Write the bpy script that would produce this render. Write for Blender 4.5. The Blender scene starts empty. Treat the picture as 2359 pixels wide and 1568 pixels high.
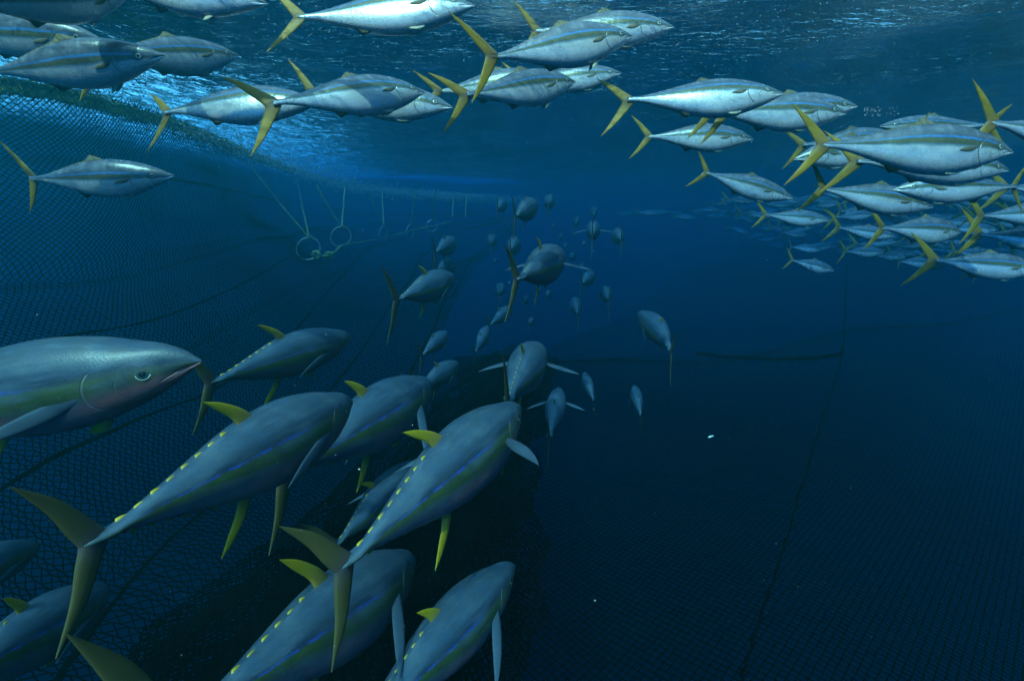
import bpy, math, random
import numpy as np
from mathutils import Vector, Matrix, noise

# ------------------------------------------------------------------ camera, world, sun
S = bpy.context.scene
C = S.collection
W, H, F = 2358.0, 1568.0, 1179.0           # working frame, focal length in its pixels
PITCH = math.atan((H / 2 - 465) / F)         # camera looks down
SURF = 0.80                                  # water surface height above the camera

cam = bpy.data.cameras.new('camera')
cam.lens = 18; cam.sensor_width = 36; cam.clip_start = 0.05; cam.clip_end = 500
camo = bpy.data.objects.new('camera', cam); C.objects.link(camo)
camo.rotation_euler = (math.pi / 2 - PITCH, 0, 0)
S.camera = camo

SUN_EL, SUN_AZ = math.radians(50), math.radians(197)    # azimuth clockwise from +Y: behind the camera
world = bpy.data.worlds.new('World'); S.world = world; world.use_nodes = True
wn = world.node_tree.nodes; bg = wn['Background']
sky = wn.new('ShaderNodeTexSky'); sky.sky_type = 'NISHITA'; sky.sun_disc = False
sky.sun_elevation = SUN_EL; sky.sun_rotation = SUN_AZ
world.node_tree.links.new(sky.outputs[0], bg.inputs[0]); bg.inputs[1].default_value = 0.15

sl = bpy.data.lights.new('sun', 'SUN'); sl.energy = 1.4; sl.angle = math.radians(1.2); sl.color = (1, .96, .9)
so = bpy.data.objects.new('sun', sl); C.objects.link(so)
sdir = Vector((math.sin(SUN_AZ) * math.cos(SUN_EL), math.cos(SUN_AZ) * math.cos(SUN_EL), math.sin(SUN_EL)))
so.rotation_euler = sdir.to_track_quat('Z', 'Y').to_euler()

S.view_settings.view_transform = 'Standard'; S.view_settings.look = 'None'
S.view_settings.exposure = 2.58; S.view_settings.gamma = 1
cy = S.cycles
cy.transparent_max_bounces = 24; cy.max_bounces = 6; cy.diffuse_bounces = 2; cy.glossy_bounces = 3
cy.volume_bounces = 0; cy.caustics_reflective = False; cy.caustics_refractive = False
cy.use_denoising = True; cy.sample_clamp_indirect = 4.0

# ------------------------------------------------------------------ helpers
R = random.Random(7)
cp, sp = math.cos(PITCH), math.sin(PITCH)
def ray(px, py):
    a, b = (px - W / 2) / F, -(py - H / 2) / F
    return Vector((a, cp + b * sp, -sp + b * cp))
def P(px, py, d): return ray(px, py) * d
def on_z(px, py, z):
    r = ray(px, py); return r * (z / r.z)

def tag(o, label=None, cat=None, group=None, kind=None):
    if label: o['label'] = label
    if cat: o['category'] = cat
    if group: o['group'] = group
    if kind: o['kind'] = kind
    return o
def link(name, me, mat=None, parent=None):
    o = bpy.data.objects.new(name, me); C.objects.link(o)
    if mat and not me.materials: me.materials.append(mat)
    if parent: o.parent = parent
    return o
def raw_mesh(name, verts, faces4, smooth=True):
    me = bpy.data.meshes.new(name)
    V = np.asarray(verts, np.float32); Q = np.asarray(faces4, np.int32); k = Q.shape[1]
    me.vertices.add(len(V)); me.vertices.foreach_set('co', V.ravel())
    me.loops.add(Q.size); me.loops.foreach_set('vertex_index', Q.ravel())
    me.polygons.add(len(Q)); me.polygons.foreach_set('loop_start', np.arange(0, Q.size, k, dtype=np.int32))
    me.update(calc_edges=True)
    me.polygons.foreach_set('use_smooth', np.full(len(Q), smooth)); me.update()
    return me
def twines(P0, P1, r, name='twine'):
    P0 = np.asarray(P0, float); P1 = np.asarray(P1, float); n = len(P0)
    r = np.broadcast_to(np.asarray(r, float), (n,))
    d = P1 - P0; d /= (np.linalg.norm(d, axis=1, keepdims=True) + 1e-9)
    ref = np.where(np.abs(d[:, 2:3]) > .9, [[1., 0, 0]], [[0, 0, 1.]])
    a = np.cross(d, ref); a /= np.linalg.norm(a, axis=1, keepdims=True); b = np.cross(d, a)
    V = np.empty((n, 6, 3))
    for k in range(3):
        t = k * 2 * math.pi / 3 + .5
        o = (a * math.cos(t) + b * math.sin(t)) * r[:, None]
        V[:, k] = P0 + o; V[:, 3 + k] = P1 + o
    base = np.arange(n)[:, None, None] * 6
    q = np.array([[0, 1, 4, 3], [1, 2, 5, 4], [2, 0, 3, 5]])[None]
    return V.reshape(-1, 3), (base + q).reshape(-1, 4)
def knots(pts, r):
    pts = np.asarray(pts, float); n = len(pts); r = np.broadcast_to(np.asarray(r, float), (n,))
    off = np.array([[1, 0, 0], [0, 1, 0], [0, 0, 1], [-1, 0, 0], [0, -1, 0], [0, 0, -1.]])
    V = pts[:, None] + off[None] * r[:, None, None]
    # octahedron as four quads wound twice (three rings)
    q = np.array([[0, 1, 3, 4], [0, 2, 3, 5], [1, 2, 4, 5]])[None]
    return V.reshape(-1, 3), (np.arange(n)[:, None, None] * 6 + q).reshape(-1, 4)
def catmull(pts, n):
    pts = [Vector(p) for p in pts]; out = []
    m = len(pts) - 1
    for k in range(n + 1):
        t = k / n * m; i = min(int(t), m - 1); f = t - i
        p0 = pts[max(i - 1, 0)]; p1 = pts[i]; p2 = pts[i + 1]; p3 = pts[min(i + 2, m)]
        out.append(.5 * ((2 * p1) + (p2 - p0) * f + (2 * p0 - 5 * p1 + 4 * p2 - p3) * f * f + (3 * p1 - p0 - 3 * p2 + p3) * f ** 3))
    return out
def tube(path, rad, k=8, twist=0.0, rough=0.0, closed=False):
    V = []; Q = []; n = len(path)
    for i, p in enumerate(path):
        if closed: d = (path[(i + 1) % n] - path[i - 1])
        else: d = (path[min(i + 1, n - 1)] - path[max(i - 1, 0)])
        d.normalize()
        ref = Vector((0, 0, 1)) if abs(d.z) < .9 else Vector((1, 0, 0))
        a = d.cross(ref).normalized(); b = d.cross(a)
        r = rad[i] if isinstance(rad, (list, tuple)) else rad
        for j in range(k):
            t = j * 2 * math.pi / k + twist * i
            rr = r * (1 + (rough * (R.random() * 2 - 1) if rough else 0) + (.18 * math.cos(3 * (t - twist * i * 2)) if twist else 0))
            V.append(p + a * math.cos(t) * rr + b * math.sin(t) * rr)
    for i in range(n if closed else n - 1):
        for j in range(k):
            i2 = (i + 1) % n; j2 = (j + 1) % k
            Q.append((i * k + j, i * k + j2, i2 * k + j2, i2 * k + j))
    return V, Q
def cat_parts(parts):
    V = []; Q = []
    for v, q in parts:
        v = np.asarray([tuple(x) for x in v] if not isinstance(v, np.ndarray) else v, float)
        Q.append(np.asarray(q) + sum(len(x) for x in V)); V.append(v)
    return np.concatenate(V), np.concatenate(Q)

# ---- materials
def new_mat(name):
    m = bpy.data.materials.new(name); m.use_nodes = True
    return m, m.node_tree.nodes, m.node_tree.links, m.node_tree.nodes['Principled BSDF']
def simple(name, col, rough=.6, metal=0, var=.25, scale=30, bump=.0, spec=.5):
    m, n, l, b = new_mat(name)
    tc = n.new('ShaderNodeTexCoord'); nz = n.new('ShaderNodeTexNoise'); nz.inputs['Scale'].default_value = scale
    nz.inputs['Detail'].default_value = 4
    l.new(tc.outputs['Object'], nz.inputs['Vector'])
    r = n.new('ShaderNodeValToRGB'); l.new(nz.outputs[0], r.inputs[0])
    r.color_ramp.elements[0].position = .3; r.color_ramp.elements[1].position = .7
    r.color_ramp.elements[0].color = tuple(c * (1 - var) for c in col) + (1,)
    r.color_ramp.elements[1].color = tuple(min(1, c * (1 + var)) for c in col) + (1,)
    l.new(r.outputs[0], b.inputs['Base Color'])
    b.inputs['Roughness'].default_value = rough; b.inputs['Metallic'].default_value = metal
    b.inputs['Specular IOR Level'].default_value = spec
    if bump:
        bp = n.new('ShaderNodeBump'); bp.inputs['Strength'].default_value = bump; bp.inputs['Distance'].default_value = .01
        l.new(nz.outputs[0], bp.inputs['Height']); l.new(bp.outputs[0], b.inputs['Normal'])
    return m
def math_node(n, l, op, a, b=None, c=None, clamp=False):
    x = n.new('ShaderNodeMath'); x.operation = op; x.use_clamp = clamp
    for i, v in enumerate((a, b, c)):
        if v is None: continue
        if isinstance(v, (int, float)): x.inputs[i].default_value = v
        else: l.new(v, x.inputs[i])
    return x.outputs[0]
def mix_rgb(n, l, f, a, b):
    x = n.new('ShaderNodeMix'); x.data_type = 'RGBA'
    if isinstance(f, (int, float)): x.inputs[0].default_value = f
    else: l.new(f, x.inputs[0])
    for i, v in ((6, a), (7, b)):
        if isinstance(v, tuple): x.inputs[i].default_value = v + (1,) if len(v) == 3 else v
        else: l.new(v, x.inputs[i])
    return x.outputs[2]
def smooth(n, l, v, a, b):
    x = n.new('ShaderNodeMapRange'); x.interpolation_type = 'SMOOTHSTEP'
    l.new(v, x.inputs[0]); x.inputs[1].default_value = a; x.inputs[2].default_value = b
    return x.outputs[0]

def fish_body_mat(name, stops, eye, tuna=False, rough=.27, metal=.5):
    m, n, l, b = new_mat(name)
    uv = n.new('ShaderNodeUVMap'); uv.uv_map = 'uv'; sx = n.new('ShaderNodeSeparateXYZ'); l.new(uv.outputs[0], sx.inputs[0])
    u, v = sx.outputs[0], sx.outputs[1]
    tc = n.new('ShaderNodeTexCoord'); oi = n.new('ShaderNodeObjectInfo')
    wob = n.new('ShaderNodeTexNoise'); wob.noise_dimensions = '4D'; wob.inputs['Scale'].default_value = 16; wob.inputs['Detail'].default_value = 3
    l.new(tc.outputs['Object'], wob.inputs['Vector']); l.new(math_node(n, l, 'MULTIPLY', oi.outputs['Random'], 40.), wob.inputs['W'])
    w0 = math_node(n, l, 'MULTIPLY_ADD', wob.outputs[0], .05, -.025)
    vv = math_node(n, l, 'ADD', v, w0)
    ramp = n.new('ShaderNodeValToRGB'); l.new(vv, ramp.inputs[0])
    cr = ramp.color_ramp
    while len(cr.elements) < len(stops): cr.elements.new(.5)
    for e, (p, c) in zip(cr.elements, stops): e.position = p; e.color = tuple(c) + (1,)
    col = ramp.outputs[0]
    # mottled back, vertical banding
    mp = n.new('ShaderNodeMapping'); mp.inputs['Scale'].default_value = (26, 3, 4) if not tuna else (9, 4, 4)
    l.new(tc.outputs['Object'], mp.inputs[0])
    nz = n.new('ShaderNodeTexNoise'); nz.inputs['Scale'].default_value = 1.4; nz.inputs['Detail'].default_value = 5
    l.new(mp.outputs[0], nz.inputs['Vector'])
    mot = smooth(n, l, nz.outputs[0], .42, .68)
    back = smooth(n, l, v, .68, .84)
    mot2 = math_node(n, l, 'MULTIPLY', mot, back)
    light = (.20, .20, .24) if not tuna else (.055, .075, .095)
    col = mix_rgb(n, l, math_node(n, l, 'MULTIPLY', mot2, .55), col, light)
    # stripe fades toward the head on the tuna
    if tuna:
        hd = smooth(n, l, u, .34, .12)
        side = math_node(n, l, 'MULTIPLY', smooth(n, l, v, .36, .46), smooth(n, l, v, .72, .62))
        col = mix_rgb(n, l, math_node(n, l, 'MULTIPLY', math_node(n, l, 'MULTIPLY', hd, side), .75), col, (.07, .08, .05))
        # thin ragged blue line from mid body to the tail
        jag = n.new('ShaderNodeTexNoise'); jag.inputs['Scale'].default_value = 45; jag.inputs['Detail'].default_value = 2; l.new(tc.outputs['Object'], jag.inputs['Vector'])
        bv = math_node(n, l, 'ABSOLUTE', math_node(n, l, 'ADD', math_node(n, l, 'SUBTRACT', vv, .615), math_node(n, l, 'MULTIPLY_ADD', jag.outputs[0], .05, -.025)))
        bl = math_node(n, l, 'MULTIPLY', smooth(n, l, bv, .034, .002), math_node(n, l, 'MULTIPLY', smooth(n, l, u, .34, .46), smooth(n, l, u, .97, .88)))
        col = mix_rgb(n, l, math_node(n, l, 'MULTIPLY', math_node(n, l, 'MULTIPLY', bl, smooth(n, l, jag.outputs[0], .30, .52)), 1.0), col, (.02, .06, .36))
        gk = math_node(n, l, 'MULTIPLY', smooth(n, l, u, .29, .20), smooth(n, l, v, .50, .30))
        col = mix_rgb(n, l, math_node(n, l, 'MULTIPLY', gk, .85), col, (.34, .11, .11))
        st = n.new('ShaderNodeTexNoise'); st.inputs['Scale'].default_value = 3; st.inputs['Detail'].default_value = 6; smp = n.new('ShaderNodeMapping'); smp.inputs['Scale'].default_value = (1.5, 12, 12); l.new(tc.outputs['Object'], smp.inputs[0]); l.new(smp.outputs[0], st.inputs['Vector'])
        col = mix_rgb(n, l, math_node(n, l, 'MULTIPLY', smooth(n, l, st.outputs[0], .46, .68), .55), col, (.09, .125, .17))
        sp_ = n.new('ShaderNodeTexNoise'); sp_.inputs['Scale'].default_value = 11; sp_.inputs['Detail'].default_value = 7; sp_.inputs['Roughness'].default_value = .7; l.new(tc.outputs['Object'], sp_.inputs['Vector'])
        col = mix_rgb(n, l, math_node(n, l, 'MULTIPLY', smooth(n, l, sp_.outputs[0], .52, .40), .45), col, (.025, .035, .045))
        # pinkish silver flank patches
        pk = n.new('ShaderNodeTexNoise'); pk.inputs['Scale'].default_value = 5; l.new(tc.outputs['Object'], pk.inputs['Vector'])
        low = math_node(n, l, 'MULTIPLY', smooth(n, l, v, .42, .25), smooth(n, l, pk.outputs[0], .45, .62))
        col = mix_rgb(n, l, math_node(n, l, 'MULTIPLY', low, .6), col, (.34, .13, .15))
    # dark mask in front of and around the eye
    eu, ev = eye
    du = math_node(n, l, 'MULTIPLY', math_node(n, l, 'SUBTRACT', u, eu), 1.0)
    dv = math_node(n, l, 'MULTIPLY', math_node(n, l, 'SUBTRACT', v, ev), .18 if not tuna else .25)
    dd = math_node(n, l, 'SQRT', math_node(n, l, 'ADD', math_node(n, l, 'MULTIPLY', du, du), math_node(n, l, 'MULTIPLY', dv, dv)))
    if not tuna:
        col = mix_rgb(n, l, math_node(n, l, 'MULTIPLY', smooth(n, l, dd, .042, .024), .8), col, (.05, .06, .055))
        snout = math_node(n, l, 'MULTIPLY', smooth(n, l, u, eu, eu - .03), smooth(n, l, v, .52, .6))
        col = mix_rgb(n, l, math_node(n, l, 'MULTIPLY', snout, .65), col, (.08, .09, .11))
    # gill cover, cheek and jaw lines
    def curve_line(u0, k, v0, half, lo, hi):
        t = math_node(n, l, 'SUBTRACT', v, v0)
        c = math_node(n, l, 'MULTIPLY_ADD', math_node(n, l, 'MULTIPLY', t, t), k, u0)
        d = math_node(n, l, 'ABSOLUTE', math_node(n, l, 'SUBTRACT', u, c))
        g = math_node(n, l, 'MULTIPLY', smooth(n, l, v, lo, lo + .04), smooth(n, l, v, hi, hi - .04))
        return math_node(n, l, 'MULTIPLY', smooth(n, l, d, half, half * .3), g), d, g
    gl, gd, gg = curve_line(.262, -.42, .42, .0045, .08, .70)
    pl, pd, pg = curve_line(.19, -.45, .40, .003, .12, .55)
    t = math_node(n, l, 'ABSOLUTE', math_node(n, l, 'SUBTRACT', math_node(n, l, 'MULTIPLY_ADD', u, -1.6, .45), v))
    jl = math_node(n, l, 'MULTIPLY', smooth(n, l, t, .03, .008), smooth(n, l, u, .10, .085))
    lines = math_node(n, l, 'MAXIMUM', gl, math_node(n, l, 'MAXIMUM', math_node(n, l, 'MULTIPLY', pl, .5), jl))
    col = mix_rgb(n, l, math_node(n, l, 'MULTIPLY', lines, .7), col, (.10, .12, .13) if not tuna else (.20, .18, .18))
    # fine scale speckle
    sc = n.new('ShaderNodeTexVoronoi'); sc.inputs['Scale'].default_value = 190
    l.new(tc.outputs['Object'], sc.inputs['Vector'])
    col = mix_rgb(n, l, math_node(n, l, 'MULTIPLY', sc.outputs['Distance'], .22), col, (.12, .14, .15))
    l.new(col, b.inputs['Base Color'])
    silver = smooth(n, l, v, .66, .44)
    l.new(math_node(n, l, 'MULTIPLY', silver, metal), b.inputs['Metallic'])
    l.new(math_node(n, l, 'MULTIPLY_ADD', wob.outputs[0], .16, rough - .08), b.inputs['Roughness'])
    b.inputs['Specular IOR Level'].default_value = .45 if tuna else .7
    hgt = math_node(n, l, 'ADD', math_node(n, l, 'MULTIPLY', sc.outputs['Distance'], .12), math_node(n, l, 'MULTIPLY', lines, -1.0))
    hgt = math_node(n, l, 'ADD', hgt, math_node(n, l, 'MULTIPLY', nz.outputs[0], .35))
    bp = n.new('ShaderNodeBump'); bp.inputs['Strength'].default_value = .55; bp.inputs['Distance'].default_value = .005
    l.new(hgt, bp.inputs['Height']); l.new(bp.outputs[0], b.inputs['Normal'])
    return m
def fin_mat(name, base, edge, ray_dark=.35, rough=.5, alpha=1.0):
    m, n, l, b = new_mat(name)
    uv = n.new('ShaderNodeUVMap'); uv.uv_map = 'uv'; sx = n.new('ShaderNodeSeparateXYZ'); l.new(uv.outputs[0], sx.inputs[0])
    u, v = sx.outputs[0], sx.outputs[1]
    tc = n.new('ShaderNodeTexCoord'); nz = n.new('ShaderNodeTexNoise'); nz.inputs['Scale'].default_value = 25
    l.new(tc.outputs['Object'], nz.inputs['Vector'])
    f = smooth(n, l, math_node(n, l, 'ADD', v, math_node(n, l, 'MULTIPLY_ADD', nz.outputs[0], .3, -.15)), .0, .6)
    col = mix_rgb(n, l, f, base, edge)
    wv = math_node(n, l, 'SINE', math_node(n, l, 'MULTIPLY', u, 95.))
    rl = smooth(n, l, wv, .2, .95)
    col = mix_rgb(n, l, math_node(n, l, 'MULTIPLY', rl, ray_dark), col, tuple(c * .35 for c in base))
    l.new(col, b.inputs['Base Color']); b.inputs['Roughness'].default_value = rough
    b.inputs['Specular IOR Level'].default_value = .3
    bp = n.new('ShaderNodeBump'); bp.inputs['Strength'].default_value = .25 * min(1, ray_dark * 4); bp.inputs['Distance'].default_value = .0012
    l.new(wv, bp.inputs['Height']); l.new(bp.outputs[0], b.inputs['Normal'])
    return m

KING = [(0, (.82, .74, .74)), (.25, (.88, .80, .80)), (.445, (.80, .74, .74)), (.485, (0.2720, 0.3360, 0.3920)), (.51, (0.1200, 0.1750, 0.2380)),
        (.535, (0.1200, 0.1120, 0.0490)), (.635, (0.0880, 0.0840, 0.0350)), (.655, (0.0400, 0.1540, 0.4340)), (.68, (0.0480, 0.1680, 0.4200)), (.71, (0.0700, 0.0780, 0.1120)), (.86, (0.0800, 0.0700, 0.1000)), (1, (0.0500, 0.0500, 0.0730))]
TUNA = [(0, (0.0983, 0.1093, 0.1674)), (.18, (0.1034, 0.1093, 0.1754)), (.33, (0.0569, 0.0729, 0.1275)), (.45, (0.0544, 0.0828, 0.0217)), (.58, (0.0490, 0.0791, 0.0108)),
        (.62, (0.0129, 0.0243, 0.0398)), (.68, (0.0129, 0.0273, 0.0597)), (.8, (0.0285, 0.0577, 0.1036)), (1, (0.0207, 0.0425, 0.0797))]
M = {}
M['king'] = fish_body_mat('yellowtail_skin', KING, (.125, .60))
M['tuna'] = fish_body_mat('tuna_skin', TUNA, (.12, .58), tuna=True, rough=.41, metal=.4)
M['king_tail'] = fin_mat('yellow_tail_fin', (.13, .075, .04), (.27, .155, .012), ray_dark=.15)
M['king_fin'] = fin_mat('dusky_fin', (.09, .08, .08), (.15, .12, .07))
M['king_pale'] = fin_mat('pale_fin', (.48, .44, .40), (.50, .46, .34))
M['tuna_tail'] = fin_mat('olive_tail_fin', (.065, .042, .052), (.085, .065, .018), ray_dark=.22)
M['tuna_yel'] = fin_mat('bright_yellow_fin', (.26, .15, .05), (.42, .26, .008), ray_dark=.05)
M['tuna_pec'] = fin_mat('blue_grey_fin', (.038, .055, .08), (.05, .07, .10), ray_dark=.06)
M['finlet'] = simple('finlet_yellow', (.46, .30, .012), .5, var=.15)
M['eye_ring'] = simple('eye_silver', (.48, .48, .42), .25, metal=.2, var=.2, scale=60)
M['pupil'] = simple('eye_pupil', (.008, .012, .012), .08, var=.2)
M['eye_deep'] = simple('eye_dark_green', (.02, .05, .045), .1, var=.3)
M['net'] = simple('black_netting', (.0014, .0018, .0024), .9, var=.4, scale=8, spec=.0)  # blacker than nylon: shade over the bunched netting is put into this colour
M['net_blue'] = simple('dark_blue_netting', (.0008, .0010, .0018), .9, var=.4, scale=6, spec=.0)
M['rope'] = simple('green_rope', (.24, .29, .14), .8, var=.35, scale=60, bump=.5)
M['weed'] = simple('weedy_rope', (.16, .20, .05), .9, var=.6, scale=22, bump=.8)
M['steel'] = simple('ring_steel', (.42, .45, .42), .35, metal=.4, var=.45, scale=40)
M['speck'] = simple('speck_white', (.75, .78, .76), .6, var=.1)

# ------------------------------------------------------------------ water surface, haze
def rim_pts():
    px = [(-700, 60, .0), (-330, 125, 0), (-60, 168, 0), (60, 183, 0), (180, 208, 0), (300, 243, 0), (450, 292, 0), (580, 348, 0), (680, 388, -.04), (780, 419, -.20),
          (880, 431, -.33), (980, 439, -.42), (1050, 445, -.48), (1120, 450, -.52)]
    return [Vector((-3.0, -1.6, SURF)), Vector((-3.7, .9, SURF))] + [on_z(a, b, SURF + c) for a, b, c in px]
RIM = catmull(rim_pts(), 260)
rim_np = np.array([tuple(p) for p in RIM])

def build_surface():
    def axis(lo, hi, mid_lo, mid_hi, fine, coarse):
        a = list(np.arange(mid_lo, mid_hi, fine))
        x = mid_hi; s = fine
        while x < hi: a.append(x); s = min(s * 1.08, coarse); x += s
        a.append(hi); x = mid_lo; s = fine
        while x > lo: s = min(s * 1.18, coarse); x -= s; a.insert(0, max(x, lo))
        return np.array(sorted(set(a)))
    xs = axis(-58, 58, -8.5, 6, .08, 4); ys = axis(-18, 78, .2, 14, .08, 1.2)
    X, Y = np.meshgrid(xs, ys, indexing='ij'); n, m = X.shape
    Z = np.zeros_like(X); rs = np.random.RandomState(3)
    for k in range(34):
        lam = .22 * (1.16 ** k) if k < 20 else rs.uniform(.5, 3)
        a = rs.normal(1.2, .55); kx, ky = math.cos(a) * 6.283 / lam, math.sin(a) * 6.283 / lam
        ph = rs.uniform(0, 6.28); wv = np.sin(kx * X + ky * Y + ph)
        Z += .0030 * lam ** .8 * (1 - np.abs(wv)) if k % 2 else .0030 * lam ** .8 * wv
    Z -= Z.mean()
    pts = np.stack([X.ravel(), Y.ravel()], 1)
    d = np.full(len(pts), 9.)
    for p in rim_np[::4]:
        d = np.minimum(d, np.hypot((pts[:, 0] - p[0]) * np.where(pts[:, 0] > p[0], .8, 1), pts[:, 1] - p[1]) / (.8 + .05 * p[1]))
    chop = np.exp(-(d / 1.0) ** 2).reshape(X.shape)
    Z = Z * (1 + 1.0 * chop) + chop * .0
    Z = np.clip(Z, -.08, .1)
    V = np.stack([X, Y, Z + SURF], -1).reshape(-1, 3)
    i, j = np.meshgrid(np.arange(n - 1), np.arange(m - 1), indexing='ij')
    q = np.stack([i * m + j, (i + 1) * m + j, (i + 1) * m + j + 1, i * m + j + 1], -1).reshape(-1, 4)
    me = raw_mesh('water_surface', V, q)
    at = me.attributes.new('chop', 'FLOAT', 'POINT'); at.data.foreach_set('value', chop.ravel().astype(np.float32))
    mt, nn, l, b = new_mat('water_surface'); nn.remove(b)
    tc = nn.new('ShaderNodeTexCoord'); mp = nn.new('ShaderNodeMapping'); mp.inputs['Scale'].default_value = (.75, 1.5, 1); mp.inputs['Rotation'].default_value = (0, 0, .35)
    l.new(tc.outputs['Object'], mp.inputs[0])
    a1 = nn.new('ShaderNodeTexNoise'); a1.inputs['Scale'].default_value = 3.2; a1.inputs['Detail'].default_value = 5; a1.inputs['Roughness'].default_value = .55
    a2 = nn.new('ShaderNodeTexNoise'); a2.inputs['Scale'].default_value = 17; a2.inputs['Detail'].default_value = 4; a2.inputs['Roughness'].default_value = .6
    for a in (a1, a2): l.new(mp.outputs[0], a.inputs['Vector']); a.inputs['Distortion'].default_value = .6
    ch = nn.new('ShaderNodeAttribute'); ch.attribute_name = 'chop'
    k = math_node(nn, l, 'MULTIPLY_ADD', ch.outputs['Fac'], .02, .010)
    h = math_node(nn, l, 'MULTIPLY_ADD', a2.outputs[0], k, math_node(nn, l, 'MULTIPLY', a1.outputs[0], .026))
    a3 = nn.new('ShaderNodeTexNoise'); a3.inputs['Scale'].default_value = 42; a3.inputs['Detail'].default_value = 2; l.new(mp.outputs[0], a3.inputs['Vector']); a3.inputs['Distortion'].default_value = 1.0
    h = math_node(nn, l, 'MULTIPLY_ADD', a3.outputs[0], math_node(nn, l, 'MULTIPLY_ADD', ch.outputs['Fac'], .010, .003), h)
    mp4 = nn.new('ShaderNodeMapping'); mp4.inputs['Scale'].default_value = (9, 3.6, 1); mp4.inputs['Rotation'].default_value = (0, 0, .2); l.new(tc.outputs['Object'], mp4.inputs[0])
    a4 = nn.new('ShaderNodeTexNoise'); a4.inputs['Scale'].default_value = 1.0; a4.inputs['Detail'].default_value = 3; a4.inputs['Roughness'].default_value = .65; a4.inputs['Distortion'].default_value = .8; l.new(mp4.outputs[0], a4.inputs['Vector'])
    h = math_node(nn, l, 'MULTIPLY_ADD', a4.outputs[0], math_node(nn, l, 'MULTIPLY', ch.outputs['Fac'], .45), h)
    bp = nn.new('ShaderNodeBump'); bp.inputs['Distance'].default_value = 1.0; bp.inputs['Strength'].default_value = 1.0
    l.new(h, bp.inputs['Height'])
    fr = nn.new('ShaderNodeFresnel'); fr.inputs[0].default_value = 1.33; l.new(bp.outputs[0], fr.inputs['Normal'])
    tr = nn.new('ShaderNodeBsdfTransparent'); tr.inputs[0].default_value = (.60, 1.0, .76, 1)
    gl = nn.new('ShaderNodeBsdfGlossy'); gl.inputs['Roughness'].default_value = .03; gl.inputs['Color'].default_value = (.95, .98, 1, 1); l.new(bp.outputs[0], gl.inputs['Normal'])
    mx = nn.new('ShaderNodeMixShader'); l.new(fr.outputs[0], mx.inputs[0]); l.new(tr.outputs[0], mx.inputs[1]); l.new(gl.outputs[0], mx.inputs[2])
    l.new(mx.outputs[0], nn['Material Output'].inputs[0])
    tag(link('water_surface', me, mt), kind='structure')
build_surface()

def build_haze():
    x0, x1, y0, y1, z0, z1 = -60, 60, -20, 80, -40, 1.8
    V = [(x, y, z) for x in (x0, x1) for y in (y0, y1) for z in (z0, z1)]
    Q = [(0, 1, 3, 2), (4, 6, 7, 5), (0, 4, 5, 1), (2, 3, 7, 6), (0, 2, 6, 4), (1, 5, 7, 3)]
    me = raw_mesh('haze', V, Q, False)
    m, n, l, b = new_mat('haze_volume'); n.remove(b)
    pv = n.new('ShaderNodeVolumePrincipled')
    pv.inputs['Color'].default_value = (.05, .86, 1.0, 1)
    pv.inputs['Absorption Color'].default_value = (.0, .0, .0, 1)
    pv.inputs['Density'].default_value = .068
    pv.inputs['Anisotropy'].default_value = .77
    va = n.new('ShaderNodeVolumeAbsorption'); va.inputs['Color'].default_value = (0, .58, 1, 1); va.inputs['Density'].default_value = .14
    ad = n.new('ShaderNodeAddShader'); l.new(pv.outputs[0], ad.inputs[0]); l.new(va.outputs[0], ad.inputs[1])
    l.new(ad.outputs[0], n['Material Output'].inputs['Volume'])
    tag(link('haze', me, m), kind='stuff')
build_haze()

# ------------------------------------------------------------------ nets
def fade_r(r, near, far, lo):
    def f(p):
        d = np.linalg.norm(p, axis=1); t = np.clip((d - near) / (far - near), 0, 1)
        return r * (1 - (1 - lo) * t * t * (3 - 2 * t))
    return f
def diamond(G, r, mask=None, jitter=.0, knot=0, knot_mask=None):
    n, m, _ = G.shape
    G = G + np.random.RandomState(5).normal(0, 1, G.shape) * jitter
    i, j = np.meshgrid(np.arange(n), np.arange(m), indexing='ij'); ev = (i + j) % 2 == 0
    P0, P1 = [], []
    a = ev[:-1, :-1]; P0.append(G[:-1, :-1][a]); P1.append(G[1:, 1:][a])
    b = ev[:-1, 1:]; P0.append(G[:-1, 1:][b]); P1.append(G[1:, :-1][b])
    P0 = np.concatenate(P0); P1 = np.concatenate(P1)
    if mask is not None:
        k = mask(P0) & mask(P1); P0, P1 = P0[k], P1[k]
    parts = [twines(P0, P1, r(P0) if callable(r) else r)]
    if knot:
        K = G[ev]; K = K[knot_mask(K)] if knot_mask else K
        parts.append(knots(K, knot))
    return cat_parts(parts)

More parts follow.
